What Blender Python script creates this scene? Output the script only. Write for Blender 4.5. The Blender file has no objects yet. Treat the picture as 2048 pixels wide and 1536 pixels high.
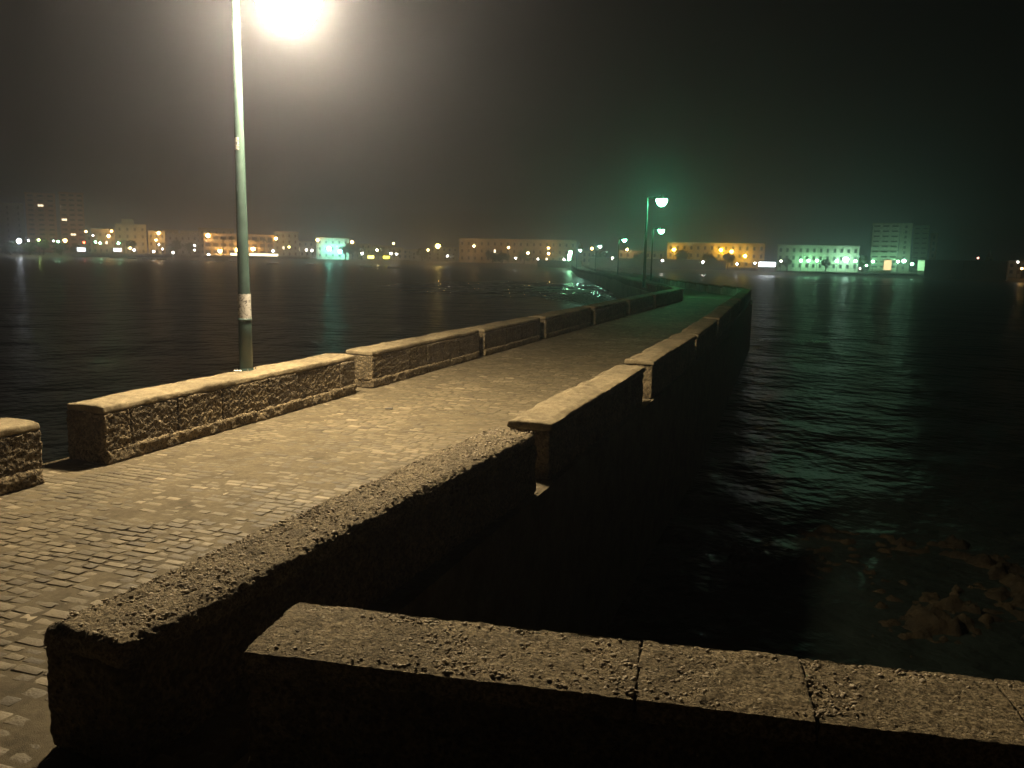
import bpy, math, random
import numpy as np
from mathutils import Matrix, Vector

random.seed(7)
rng = np.random.default_rng(7)
S = bpy.context.scene
COL = S.collection

# ------------------------------------------------------------------ camera
F_PX, IW, IH = 1671.0, 2048, 1536          # focal length in pixels of the 2048 px wide photograph
PITCH, ROLL, YAW, CAM_H = math.radians(8.9), math.radians(1.1), math.radians(20.01), 2.5
fw = np.array([-math.sin(YAW) * math.cos(PITCH), math.cos(YAW) * math.cos(PITCH), -math.sin(PITCH)])
r0 = np.array([math.cos(YAW), math.sin(YAW), 0.0])
u0 = np.cross(r0, fw)
RV = r0 * math.cos(ROLL) + u0 * math.sin(ROLL)
UV = u0 * math.cos(ROLL) - r0 * math.sin(ROLL)
CAM = np.array([0.0, 0.0, CAM_H])
cam_data = bpy.data.cameras.new('camera')
cam_data.sensor_width = 36.0
cam_data.lens = 36.0 * F_PX / IW
cam_data.clip_start = 0.05
cam_data.clip_end = 4000.0
cam = bpy.data.objects.new('camera', cam_data)
COL.objects.link(cam)
cam.matrix_world = Matrix(((RV[0], UV[0], -fw[0], 0), (RV[1], UV[1], -fw[1], 0), (RV[2], UV[2], -fw[2], CAM_H), (0, 0, 0, 1)))
S.camera = cam

# ------------------------------------------------------------------ night sky, no sun
world = bpy.data.worlds.new('World')
S.world = world
world.use_nodes = True
wn = world.node_tree.nodes
sky = wn.new('ShaderNodeTexSky')
sky.sky_type = 'NISHITA'
sky.sun_disc = False
sky.sun_elevation = math.radians(1.0)
sky.sun_rotation = math.radians(200)
sky.air_density = 1.0
sky.dust_density = 2.0
bg = wn['Background']
world.node_tree.links.new(sky.outputs[0], bg.inputs[0])
bg.inputs[1].default_value = 0.0009
S.view_settings.view_transform = 'Standard'
S.view_settings.look = 'None'
S.view_settings.exposure = 0.0
S.view_settings.gamma = 1.0
S.view_settings.use_curve_mapping = False
cy = S.cycles
cy.use_denoising = True
cy.use_light_tree = True
cy.max_bounces = 5
cy.diffuse_bounces = 3
cy.glossy_bounces = 2
cy.volume_bounces = 1
cy.transparent_max_bounces = 6
cy.sample_clamp_indirect = 1.5
cy.sample_clamp_direct = 0.0
cy.caustics_reflective = False
cy.caustics_refractive = False

HAZE_DENSITY = 0.0021
HAZE_G = 0.865
LAMP_WARM = (1.0, 0.80, 0.50)
TOWN = 0.145
LAMP_GREEN = (0.16, 1.0, 0.42)

# ------------------------------------------------------------------ helpers: layout
def ray(x, y):
    return fw + RV * (x - IW / 2) / F_PX - UV * (y - IH / 2) / F_PX
def at(x, y, D):
    d = ray(x, y)
    return CAM + d * (D / math.hypot(d[0], d[1]))
def on(x, y, z):
    d = ray(x, y)
    return CAM + d * ((z - CAM_H) / d[2])
def proj(p):
    d = np.asarray(p, float) - CAM
    zz = d @ fw
    return IW / 2 + F_PX * (d @ RV) / zz, IH / 2 - F_PX * (d @ UV) / zz, zz

# ------------------------------------------------------------------ helpers: noise
def _hash(i, j, k, s):
    h = (i.astype(np.int64) * 374761393 + j.astype(np.int64) * 668265263 + k.astype(np.int64) * 2147483647 + s * 974634777) & 0xFFFFFFFF
    h = ((h ^ (h >> 13)) * 1274126177) & 0xFFFFFFFF
    h = h ^ (h >> 16)
    return (h & 0xFFFFFF) / float(0xFFFFFF)
def vnoise(p, s=0):
    f = np.floor(p); t = p - f; t = t * t * (3 - 2 * t); f = f.astype(np.int64)
    out = 0
    for a in (0, 1):
        wa = t[:, 0] if a else 1 - t[:, 0]
        for b in (0, 1):
            wb = t[:, 1] if b else 1 - t[:, 1]
            for c in (0, 1):
                wc = t[:, 2] if c else 1 - t[:, 2]
                out = out + wa * wb * wc * _hash(f[:, 0] + a, f[:, 1] + b, f[:, 2] + c, s)
    return out * 2 - 1
def fbm(p, oct=4, s=0):
    a, o, n = 1.0, 0, 0
    for k in range(oct):
        o = o + a * vnoise(p * 2 ** k + 17.3 * k, s + k); n += a; a *= 0.5
    return o / n
def worley(p, s=0):
    f = np.floor(p).astype(np.int64)
    best = np.full(len(p), 9.0)
    for a in (-1, 0, 1):
        for b in (-1, 0, 1):
            for c in (-1, 0, 1):
                i, j, k = f[:, 0] + a, f[:, 1] + b, f[:, 2] + c
                q = np.stack((i + _hash(i, j, k, s), j + _hash(i, j, k, s + 5), k + _hash(i, j, k, s + 9)), 1)
                best = np.minimum(best, ((p - q) ** 2).sum(1))
    return np.sqrt(best)

# ------------------------------------------------------------------ helpers: objects
def mesh_np(name, V, F, mat, smooth=False):
    me = bpy.data.meshes.new(name)
    me.from_pydata(np.asarray(V, float).tolist() if not isinstance(V, list) else V, [], F if isinstance(F, list) else np.asarray(F).tolist())
    for m in (mat if isinstance(mat, (list, tuple)) else [mat]):
        me.materials.append(m)
    if smooth:
        me.polygons.foreach_set('use_smooth', [True] * len(me.polygons))
    me.update()
    return me
def put(name, me, parent=None, loc=(0, 0, 0), rz=0.0, **props):
    o = bpy.data.objects.new(name, me)
    COL.objects.link(o)
    o.location = tuple(float(v) for v in loc)
    o.rotation_euler = (0, 0, rz)
    if parent is not None:
        o.parent = parent
    for k, v in props.items():
        o[k] = v
    return o
def thing(name, label, category, loc=(0, 0, 0), rz=0.0, group=None):
    o = put(name, None, None, loc, rz, label=label, category=category)
    o.empty_display_size = 0.2
    if group:
        o['group'] = group
    return o
class MB:
    """collects boxes, lathes and tubes into one mesh"""
    def __init__(self):
        self.v, self.f, self.m = [], [], []
    def add(self, V, F, m=0):
        n = len(self.v)
        self.v += [tuple(map(float, p)) for p in V]
        self.f += [tuple(n + i for i in q) for q in F]
        self.m += [m] * len(F)
        return self
    def box(self, x0, x1, y0, y1, z0, z1, m=0):
        V = [(x0, y0, z0), (x1, y0, z0), (x1, y1, z0), (x0, y1, z0), (x0, y0, z1), (x1, y0, z1), (x1, y1, z1), (x0, y1, z1)]
        return self.add(V, [(0, 3, 2, 1), (4, 5, 6, 7), (0, 1, 5, 4), (1, 2, 6, 5), (2, 3, 7, 6), (3, 0, 4, 7)], m)
    def lathe(self, prof, n=16, c=(0, 0, 0), m=0):
        V, F = [], []
        for r, z in prof:
            for k in range(n):
                a = 2 * math.pi * k / n
                V.append((c[0] + r * math.cos(a), c[1] + r * math.sin(a), c[2] + z))
        for i in range(len(prof) - 1):
            for k in range(n):
                a, b = i * n + k, i * n + (k + 1) % n
                F.append((a, b, b + n, a + n))
        F.append(tuple(range(n))[::-1]); F.append(tuple(range((len(prof) - 1) * n, len(prof) * n)))
        return self.add(V, F, m)
    def tube(self, pts, rad, n=8, m=0):
        pts = [Vector(p) for p in pts]
        rad = rad if isinstance(rad, (list, tuple)) else [rad] * len(pts)
        V, F = [], []
        for i, p in enumerate(pts):
            t = (pts[min(i + 1, len(pts) - 1)] - pts[max(i - 1, 0)]).normalized()
            a = t.cross(Vector((0, 0, 1)) if abs(t.z) < 0.9 else Vector((1, 0, 0))).normalized()
            b = t.cross(a)
            for k in range(n):
                q = 2 * math.pi * k / n
                V.append(p + (a * math.cos(q) + b * math.sin(q)) * rad[i])
        for i in range(len(pts) - 1):
            for k in range(n):
                a, b = i * n + k, i * n + (k + 1) % n
                F.append((a, b, b + n, a + n))
        F.append(tuple(range(n))[::-1]); F.append(tuple(range((len(pts) - 1) * n, len(pts) * n)))
        return self.add(V, F, m)
    def mesh(self, name, mat, smooth=False):
        me = mesh_np(name, self.v, self.f, mat, smooth)
        if any(self.m):
            me.polygons.foreach_set('material_index', self.m)
        return me

# ------------------------------------------------------------------ materials
def nodes_of(name):
    m = bpy.data.materials.new(name)
    m.use_nodes = True
    return m, m.node_tree.nodes, m.node_tree.links, m.node_tree.nodes['Principled BSDF']
def ramp(N, stops):
    r = N.new('ShaderNodeValToRGB')
    e = r.color_ramp.elements
    while len(e) < len(stops):
        e.new(0.5)
    for el, (p, c) in zip(e, stops):
        el.position = p; el.color = (*c, 1)
    return r
def stone(name, cols, scale, rough=0.9, bump=0.4, bscale=40.0, dist=0.02, pits=0.0, pitscale=30.0, spec=0.25, speck=0.0, speckscale=50.0):
    m, N, L, B = nodes_of(name)
    tc = N.new('ShaderNodeTexCoord')
    n1 = N.new('ShaderNodeTexNoise'); n1.inputs['Scale'].default_value = scale; n1.inputs['Detail'].default_value = 8; n1.inputs['Roughness'].default_value = 0.65
    L.new(tc.outputs['Object'], n1.inputs['Vector'])
    k = len(cols)
    r = ramp(N, [(0.28 + 0.44 * i / (k - 1), c) for i, c in enumerate(cols)])
    L.new(n1.outputs['Fac'], r.inputs[0])
    col = r.outputs[0]
    n2 = N.new('ShaderNodeTexNoise'); n2.inputs['Scale'].default_value = bscale; n2.inputs['Detail'].default_value = 6; n2.inputs['Roughness'].default_value = 0.7
    L.new(tc.outputs['Object'], n2.inputs['Vector'])
    hgt = n2.outputs['Fac']
    if pits:
        v = N.new('ShaderNodeTexVoronoi'); v.inputs['Scale'].default_value = pitscale
        L.new(tc.outputs['Object'], v.inputs['Vector'])
        rr = ramp(N, [(0.0, (1 - pits,) * 3), (0.45, (1, 1, 1))])
        L.new(v.outputs['Distance'], rr.inputs[0])
        mx = N.new('ShaderNodeMix'); mx.data_type = 'RGBA'; mx.blend_type = 'MULTIPLY'; mx.inputs['Factor'].default_value = 0.8
        L.new(col, mx.inputs['A']); L.new(rr.outputs[0], mx.inputs['B'])
        col = mx.outputs['Result']
        ad = N.new('ShaderNodeMath'); ad.operation = 'MULTIPLY'
        L.new(hgt, ad.inputs[0]); L.new(rr.outputs[0], ad.inputs[1])
        hgt = ad.outputs[0]
    n5 = N.new('ShaderNodeTexNoise'); n5.inputs['Scale'].default_value = scale * .16; n5.inputs['Detail'].default_value = 5; n5.inputs['Roughness'].default_value = 0.6
    L.new(tc.outputs['Object'], n5.inputs['Vector'])
    r5 = ramp(N, [(0.34, (.60, .59, .57)), (0.5, (.95, .95, .94)), (0.66, (1.18, 1.17, 1.14))])
    L.new(n5.outputs['Fac'], r5.inputs[0])
    m5 = N.new('ShaderNodeMix'); m5.data_type = 'RGBA'; m5.blend_type = 'MULTIPLY'; m5.inputs['Factor'].default_value = 0.9
    L.new(col, m5.inputs['A']); L.new(r5.outputs[0], m5.inputs['B'])
    col = m5.outputs['Result']
    if speck:
        n4 = N.new('ShaderNodeTexNoise'); n4.inputs['Scale'].default_value = speckscale; n4.inputs['Detail'].default_value = 5; n4.inputs['Roughness'].default_value = 0.75
        L.new(tc.outputs['Object'], n4.inputs['Vector'])
        r4 = ramp(N, [(0.42, (1 - speck,) * 3), (0.56, (1, 1, 1)), (0.72, (1.25, 1.24, 1.2))])
        L.new(n4.outputs['Fac'], r4.inputs[0])
        m4 = N.new('ShaderNodeMix'); m4.data_type = 'RGBA'; m4.blend_type = 'MULTIPLY'; m4.inputs['Factor'].default_value = 1.0
        L.new(col, m4.inputs['A']); L.new(r4.outputs[0], m4.inputs['B'])
        col = m4.outputs['Result']
    L.new(col, B.inputs['Base Color'])
    b = N.new('ShaderNodeBump'); b.inputs['Strength'].default_value = bump; b.inputs['Distance'].default_value = dist
    L.new(hgt, b.inputs['Height']); L.new(b.outputs[0], B.inputs['Normal'])
    B.inputs['Roughness'].default_value = rough
    B.inputs['Specular IOR Level'].default_value = spec
    return m
def plain(name, col, rough=0.6, metal=0.0, var=0.12, scale=3.0, bump=0.05, bscale=30.0):
    m, N, L, B = nodes_of(name)
    tc = N.new('ShaderNodeTexCoord')
    n1 = N.new('ShaderNodeTexNoise'); n1.inputs['Scale'].default_value = scale; n1.inputs['Detail'].default_value = 6
    L.new(tc.outputs['Object'], n1.inputs['Vector'])
    r = ramp(N, [(0.3, tuple(c * (1 - var) for c in col)), (0.7, tuple(min(1, c * (1 + var)) for c in col))])
    L.new(n1.outputs['Fac'], r.inputs[0]); L.new(r.outputs[0], B.inputs['Base Color'])
    n2 = N.new('ShaderNodeTexNoise'); n2.inputs['Scale'].default_value = bscale
    L.new(tc.outputs['Object'], n2.inputs['Vector'])
    b = N.new('ShaderNodeBump'); b.inputs['Strength'].default_value = bump; b.inputs['Distance'].default_value = 0.01
    L.new(n2.outputs['Fac'], b.inputs['Height']); L.new(b.outputs[0], B.inputs['Normal'])
    B.inputs['Roughness'].default_value = rough
    B.inputs['Metallic'].default_value = metal
    return m
_em = {}
def emit(col, strength):
    key = (tuple(round(c, 3) for c in col), round(strength, 2))
    if key not in _em:
        m, N, L, B = nodes_of('lamp_glass')
        B.inputs['Base Color'].default_value = (0.8, 0.8, 0.8, 1)
        B.inputs['Emission Color'].default_value = (*col, 1)
        B.inputs['Emission Strength'].default_value = strength
        _em[key] = m
    return _em[key]

M_OYSTER = stone('oyster_stone', [(0.10, 0.078, 0.05), (0.23, 0.182, 0.117), (0.36, 0.292, 0.20)], 22.0, bump=1.0, bscale=60, dist=0.04, pits=0.92, pitscale=34, speck=0.5, speckscale=36)
M_OYSTER2 = stone('oyster_stone_dark', [(0.09, 0.068, 0.042), (0.22, 0.17, 0.10), (0.38, 0.30, 0.19)], 19.0, bump=1.0, bscale=50, dist=0.04, pits=0.9, pitscale=28, speck=0.5, speckscale=32)
M_CAP = stone('lime_mortar_cap', [(0.14, 0.11, 0.066), (0.21, 0.17, 0.105), (0.27, 0.225, 0.143)], 9.0, bump=0.6, bscale=70, dist=0.01, speck=0.25, speckscale=40)
M_RENDER = stone('pale_wall_render', [(0.34, 0.31, 0.25), (0.44, 0.41, 0.34), (0.52, 0.48, 0.41)], 4.0, bump=0.4, bscale=30, dist=0.01)
M_CAPROUGH = stone('weathered_shell_concrete', [(0.14, 0.11, 0.066), (0.30, 0.24, 0.15), (0.47, 0.39, 0.265)], 28.0, bump=0.9, bscale=80, dist=0.02, pits=0.65, pitscale=60, speck=0.6, speckscale=55)
M_SHELL = stone('shell_fragments', [(0.22, 0.18, 0.13), (0.38, 0.32, 0.24), (0.55, 0.49, 0.39)], 25.0, bump=0.2, bscale=120, dist=0.004)
M_BED = stone('sandy_joint', [(0.075, 0.06, 0.037), (0.145, 0.118, 0.074)], 16.0, bump=0.6, bscale=150, dist=0.01)
M_FARPATH = stone('worn_paving', [(0.20, 0.165, 0.11), (0.29, 0.24, 0.16), (0.36, 0.30, 0.20)], 3.5, bump=0.5, bscale=9, dist=0.02)
M_MASONRY = stone('causeway_masonry', [(0.10, 0.085, 0.06), (0.17, 0.14, 0.10), (0.24, 0.2, 0.14)], 1.2, bump=0.8, bscale=8, dist=0.08)
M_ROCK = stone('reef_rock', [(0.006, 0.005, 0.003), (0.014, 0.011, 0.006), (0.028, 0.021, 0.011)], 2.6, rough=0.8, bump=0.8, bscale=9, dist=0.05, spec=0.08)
M_SAND = stone('beach_sand', [(0.25, 0.2, 0.14), (0.33, 0.27, 0.19)], 0.1, bump=0.3, bscale=2, dist=0.05)
M_LAND = stone('street_asphalt', [(0.05, 0.05, 0.05), (0.1, 0.095, 0.085)], 0.3, bump=0.1, bscale=10)
M_POLE = plain('green_painted_steel', (0.04, 0.07, 0.064), rough=0.38, var=0.2, scale=6, bump=0.08, bscale=50)
M_HOOD = plain('dark_lamp_hood', (0.05, 0.08, 0.07), rough=0.45)
M_STEEL = plain('galvanised_steel', (0.3, 0.3, 0.3), rough=0.45, metal=0.8)
M_PAPER = plain('paper', (0.6, 0.58, 0.52), rough=0.8, var=0.05)
M_GLASS = plain('dark_window_glass', (0.02, 0.022, 0.025), rough=0.12, var=0.3, bump=0.0)
M_FRAME = plain('window_frame', (0.35, 0.33, 0.3), rough=0.6)
M_DARK = plain('dark_joinery', (0.05, 0.045, 0.04), rough=0.6)
M_WHITE = plain('white_paint', (0.75, 0.74, 0.70), rough=0.45)
M_BARK = plain('palm_bark', (0.12, 0.09, 0.06), rough=0.9, var=0.3, scale=10, bump=0.5)
M_ROOF = plain('roof_tiles', (0.16, 0.09, 0.06), rough=0.9, var=0.3)
M_CORNICE = plain('pale_cornice', (0.5, 0.46, 0.38), rough=0.85)
M_FOAM_GLINT = plain('foam_glint_flecks', (0.7, 0.74, 0.72), rough=0.7, var=0.1, bump=0.5, bscale=8)

def leaf_mat(name, col):
    m, N, L, B = nodes_of(name)
    g = N.new('ShaderNodeNewGeometry')
    r = ramp(N, [(0.0, tuple(c * 0.6 for c in col)), (1.0, tuple(c * 1.5 for c in col))])
    L.new(g.outputs['Random Per Island'], r.inputs[0]); L.new(r.outputs[0], B.inputs['Base Color'])
    B.inputs['Roughness'].default_value = 0.6
    return m
M_LEAF = leaf_mat('foliage', (0.045, 0.075, 0.025))
M_PALM = leaf_mat('palm_fronds', (0.05, 0.075, 0.03))

def sett_mat():
    m, N, L, B = nodes_of('paving_sett_stone')
    tc = N.new('ShaderNodeTexCoord'); g = N.new('ShaderNodeNewGeometry'); oi = N.new('ShaderNodeObjectInfo')
    ad = N.new('ShaderNodeMath'); ad.operation = 'ADD'
    L.new(g.outputs['Random Per Island'], ad.inputs[0]); L.new(oi.outputs['Random'], ad.inputs[1])
    fr = N.new('ShaderNodeMath'); fr.operation = 'FRACT'; L.new(ad.outputs[0], fr.inputs[0])
    r = ramp(N, [(0.0, (0.085, 0.069, 0.045)), (0.35, (0.118, 0.097, 0.061)), (0.7, (0.148, 0.122, 0.078)), (0.93, (0.18, 0.15, 0.098)), (1.0, (0.27, 0.23, 0.16))])
    L.new(fr.outputs[0], r.inputs[0])
    n1 = N.new('ShaderNodeTexNoise'); n1.inputs['Scale'].default_value = 14; n1.inputs['Detail'].default_value = 8; n1.inputs['Roughness'].default_value = 0.7
    L.new(g.outputs['Position'], n1.inputs['Vector'])
    rr = ramp(N, [(0.3, (0.62, 0.6, 0.55)), (0.7, (1.15, 1.13, 1.1))])
    L.new(n1.outputs['Fac'], rr.inputs[0])
    mx = N.new('ShaderNodeMix'); mx.data_type = 'RGBA'; mx.blend_type = 'MULTIPLY'; mx.inputs['Factor'].default_value = 0.85
    L.new(r.outputs[0], mx.inputs['A']); L.new(rr.outputs[0], mx.inputs['B'])
    n3 = N.new('ShaderNodeTexNoise'); n3.inputs['Scale'].default_value = 0.9; n3.inputs['Detail'].default_value = 4
    L.new(g.outputs['Position'], n3.inputs['Vector'])
    r3 = ramp(N, [(0.33, (0.60, 0.60, 0.55)), (0.5, (.92, .91, .88)), (0.67, (1.15, 1.13, 1.10))])
    L.new(n3.outputs['Fac'], r3.inputs[0])
    mx2 = N.new('ShaderNodeMix'); mx2.data_type = 'RGBA'; mx2.blend_type = 'MULTIPLY'; mx2.inputs['Factor'].default_value = 0.8
    L.new(mx.outputs['Result'], mx2.inputs['A']); L.new(r3.outputs[0], mx2.inputs['B'])
    L.new(mx2.outputs['Result'], B.inputs['Base Color'])
    n2 = N.new('ShaderNodeTexNoise'); n2.inputs['Scale'].default_value = 60; n2.inputs['Detail'].default_value = 6
    L.new(g.outputs['Position'], n2.inputs['Vector'])
    b = N.new('ShaderNodeBump'); b.inputs['Strength'].default_value = 0.6; b.inputs['Distance'].default_value = 0.008
    L.new(n2.outputs['Fac'], b.inputs['Height']); L.new(b.outputs[0], B.inputs['Normal'])
    B.inputs['Roughness'].default_value = 0.7
    B.inputs['Specular IOR Level'].default_value = 0.4
    return m
M_SETT = sett_mat()

def water_mat():
    m, N, L, B = nodes_of('sea_water')
    B.inputs['Base Color'].default_value = (0.006, 0.009, 0.008, 1)
    B.inputs['Roughness'].default_value = 0.3
    B.inputs['Specular IOR Level'].default_value = 0.13
    B.inputs['IOR'].default_value = 1.33
    g = N.new('ShaderNodeNewGeometry')
    mp = N.new('ShaderNodeMapping'); mp.inputs['Scale'].default_value = (1.0, 1.0, 1.0); mp.inputs['Rotation'].default_value = (0, 0, 0.5)
    L.new(g.outputs['Position'], mp.inputs['Vector'])
    h = None
    for sc, wt in ((0.18, 1.6), (0.7, 0.55), (2.6, 0.14)):
        n = N.new('ShaderNodeTexNoise'); n.inputs['Scale'].default_value = sc; n.inputs['Detail'].default_value = 3
        L.new(mp.outputs[0], n.inputs['Vector'])
        mu = N.new('ShaderNodeMath'); mu.operation = 'MULTIPLY'; mu.inputs[1].default_value = wt
        L.new(n.outputs['Fac'], mu.inputs[0])
        if h is None:
            h = mu.outputs[0]
        else:
            a = N.new('ShaderNodeMath'); a.operation = 'ADD'
            L.new(h, a.inputs[0]); L.new(mu.outputs[0], a.inputs[1]); h = a.outputs[0]
    b = N.new('ShaderNodeBump'); b.inputs['Strength'].default_value = 1.0; b.inputs['Distance'].default_value = 0.6
    L.new(h, b.inputs['Height']); L.new(b.outputs[0], B.inputs['Normal'])
    return m
M_WATER = water_mat()

def poster_mat():
    m, N, L, B = nodes_of('torn_paper_notice')
    tc = N.new('ShaderNodeTexCoord')
    n1 = N.new('ShaderNodeTexNoise'); n1.inputs['Scale'].default_value = 16; n1.inputs['Detail'].default_value = 3; n1.inputs['Distortion'].default_value = 2.0
    L.new(tc.outputs['Object'], n1.inputs['Vector'])
    r = ramp(N, [(0.36, (0.08, 0.08, 0.08)), (0.42, (0.42, 0.40, 0.37)), (0.75, (0.62, 0.6, 0.57))])
    L.new(n1.outputs['Fac'], r.inputs[0]); L.new(r.outputs[0], B.inputs['Base Color'])
    B.inputs['Roughness'].default_value = 0.75
    return m
M_POSTER = poster_mat()

# ------------------------------------------------------------------ the setting: sea, causeway deck, paving
WATER_Z = -3.0
def grid_mesh(name, x0, x1, y0, y1, nx, ny, zf, mat, smooth=True):
    xs = np.linspace(x0, x1, nx + 1); ys = np.linspace(y0, y1, ny + 1)
    X, Y = np.meshgrid(xs, ys)
    P = np.stack((X.ravel(), Y.ravel(), np.zeros(X.size)), 1)
    P[:, 2] = zf(P)
    i = np.arange(nx)[None, :] + (np.arange(ny) * (nx + 1))[:, None]
    i = i.ravel()
    Fq = np.stack((i, i + 1, i + nx + 2, i + nx + 1), 1)
    return mesh_np(name, P, Fq, mat, smooth)
sea = put('sea', grid_mesh('sea', -880, 680, -50, 880, 4, 4, lambda P: np.full(len(P), WATER_Z), M_WATER), kind='structure')

def _chop(P):
    q = np.stack((P[:, 0] * .55, P[:, 1] * .55, np.zeros(len(P))), 1)
    e = np.clip(1.25 - (P[:, 0] / 26) ** 2 - (P[:, 1] / 40) ** 2, 0, 1)
    return -.12 + e * (.16 + .20 * fbm(q, 3, 3) + .07 * fbm(q * 3.1, 2, 4))
M_CHOP = water_mat()
M_CHOP.name = 'choppy_water'
M_CHOP.node_tree.nodes['Principled BSDF'].inputs['Roughness'].default_value = .08
M_CHOP.node_tree.nodes['Principled BSDF'].inputs['Specular IOR Level'].default_value = .5
_cm = grid_mesh('sea_chop', -26, 26, -40, 40, 150, 230, _chop, M_CHOP)
put('sea_chop', _cm, None, (-46, 128, WATER_Z), .36, kind='structure')

XL, XR = -7.55, -3.18                    # inner faces of the two parapets
deck = MB()
_dk = [(-8.28, -6), (-2.62, -6), (-2.62, 22), (-3.77, 52.3), (-8.28, 52.3)]
deck.add([(x, y, -4.2) for x, y in _dk] + [(x, y, -.008) for x, y in _dk], [(4, 3, 2, 1, 0), (5, 6, 7, 8, 9)] + [(i, (i + 1) % 5, (i + 1) % 5 + 5, i + 5) for i in range(5)])
causeway = put('causeway', deck.mesh('causeway', M_BED), kind='structure')

def sett_variant(seed):
    r = np.random.default_rng(seed)
    hx, hy = 0.5, 0.5
    c = 0.075
    base = [(-hx + c, -hy), (hx - c, -hy), (hx, -hy + c), (hx, hy - c), (hx - c, hy), (-hx + c, hy), (-hx, hy - c), (-hx, -hy + c)]
    base = [(x * (1 + r.uniform(-.12, .06)), y * (1 + r.uniform(-.16, .08))) for x, y in base]
    V = [(x, y, -0.03) for x, y in base] + [(x * .97, y * .96, -0.0035) for x, y in base] + [(x * .80, y * .72, 0.0 + r.uniform(-.0015, .001)) for x, y in base]
    V.append((r.uniform(-.1, .1), r.uniform(-.1, .1), 0.0012))
    Fc = []
    for k in range(8):
        a, b = k, (k + 1) % 8
        Fc += [(a, b, b + 8, a + 8), (a + 8, b + 8, b + 16, a + 16), (a + 16, b + 16, 24)]
    return V, Fc
VAR = [sett_variant(100 + k) for k in range(8)]
VMESH = [mesh_np('paving_sett', V, Fc, M_SETT, True) for V, Fc in VAR]
setts = []
y = -2.0
while y < 52.0:
    d = random.uniform(0.088, 0.125)
    x = XL - 0.25 + random.uniform(-.15, 0)
    xe = -2.68 - max(0, y - 22) * .038
    while x < xe:
        w = random.uniform(0.10, 0.24)
        if x + w > xe:
            w = xe - x
        if w > 0.06:
            setts.append((x + w / 2, y + d / 2 + .03 * math.sin(x * 2.1 + y * .9) + .02 * math.sin(x * 5.3 - y * 2.7) + random.uniform(-.01, .01), random.uniform(-.0035, .0025), w - 0.009, d - 0.009, random.uniform(-.035, .035), random.randrange(8),
                          random.uniform(-.014, .014), random.uniform(-.02, .02)))
        x += w
    y += d
setts = [s for s in setts]
def sett_px(s):
    u, v, zz = proj((s[0], s[1], 0))
    if zz < 0.5 or u < 4 or v > IH - 4 or v < 0 or u > IW:
        return 0.0
    if s[0] > XR - 0.05 - max(0, (8.4 - s[1]) * 0.045):
        return 0.0
    # hidden behind the near parapet
    if zz > 0:
        t = (0.66 - CAM_H) / (0 - CAM_H)
        X, Y = s[0] * t, s[1] * t
        if 2.8 < Y < 8.2 and -3.5 < X < -2.6:
            return 0.0
    return 1.0 / zz ** 2
order = sorted(range(len(setts)), key=lambda k: -sett_px(setts[k]))
near = set(order[:300])
rest_v, rest_f, n0 = [], [], 0
VNP = [np.array(V) for V, _ in VAR]
for k, (x, y, z, w, d, rz, vi, tx, ty) in enumerate(setts):
    if k in near:
        o = put('paving_sett', VMESH[vi], causeway, (x, y, z), rz)
        o.rotation_euler = (tx, ty, rz)
        o.scale = (w, d, 1.0)
    else:
        P = VNP[vi] * np.array((w, d, 1.0))
        P[:, 2] += P[:, 1] * tx - P[:, 0] * ty
        c, s_ = math.cos(rz), math.sin(rz)
        Q = np.stack((P[:, 0] * c - P[:, 1] * s_ + x, P[:, 0] * s_ + P[:, 1] * c + y, P[:, 2] + z), 1)
        rest_v.append(Q)
        rest_f += [tuple(i + n0 for i in f) for f in VAR[vi][1]]
        n0 += len(Q)
def _sand(P):
    q = np.stack((P[:, 0], P[:, 1], np.zeros(len(P))), 1)
    return -.0016 + .006 * fbm(q * 1.3, 3, 5) + .005 * fbm(q * 9.0, 2, 6)
put('joint_sand', grid_mesh('joint_sand', -8.2, -2.66, -2.0, 30.0, 100, 560, _sand, M_BED), causeway, kind='stuff')
put('paving_setts', mesh_np('paving_setts', np.concatenate(rest_v), rest_f, M_SETT, True), causeway, kind='stuff')

# the part of the causeway beyond the bend: centre line x, y, deck height
BEND = [(-5.4, 52.3, 0.0), (-7.6, 58.5, -0.08), (-10.6, 68, -0.3), (-17.3, 90, -0.6), (-27.2, 126, -0.95), (-42, 170, -1.45), (-55.5, 207, -1.8), (-72, 260, -2.0), (-86, 305, -2.0)]
def offset_line(pts, off):
    out = []
    for i, p in enumerate(pts):
        a, b = pts[max(i - 1, 0)], pts[min(i + 1, len(pts) - 1)]
        dx, dy = b[0] - a[0], b[1] - a[1]
        n = math.hypot(dx, dy)
        out.append((p[0] + dy / n * off, p[1] - dx / n * off, p[2]))
    return out
BL, BR = offset_line(BEND, -2.75), offset_line(BEND, 2.75)
BL[0] = (-8.28, 52.3, 0); BR[0] = (-3.77, 52.3, 0)
V, Fq = [], []
for a, b in zip(BL, BR):
    V += [(a[0], a[1], -4.2), (a[0], a[1], a[2] - .014), (b[0], b[1], b[2] - .014), (b[0], b[1], -4.2)]
for i in range(len(BL) - 1):
    k = i * 4
    Fq += [(k, k + 1, k + 5, k + 4), (k + 1, k + 2, k + 6, k + 5), (k + 2, k + 3, k + 7, k + 6)]
put('causeway_path', mesh_np('causeway_path', V, Fq, M_FARPATH), kind='structure')
terr = MB(); terr.box(-2.55, 9.0, -8, 3.52, -4.2, -0.02)
put('terrace_ground', terr.mesh('terrace_ground', M_MASONRY), kind='structure')
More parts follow.
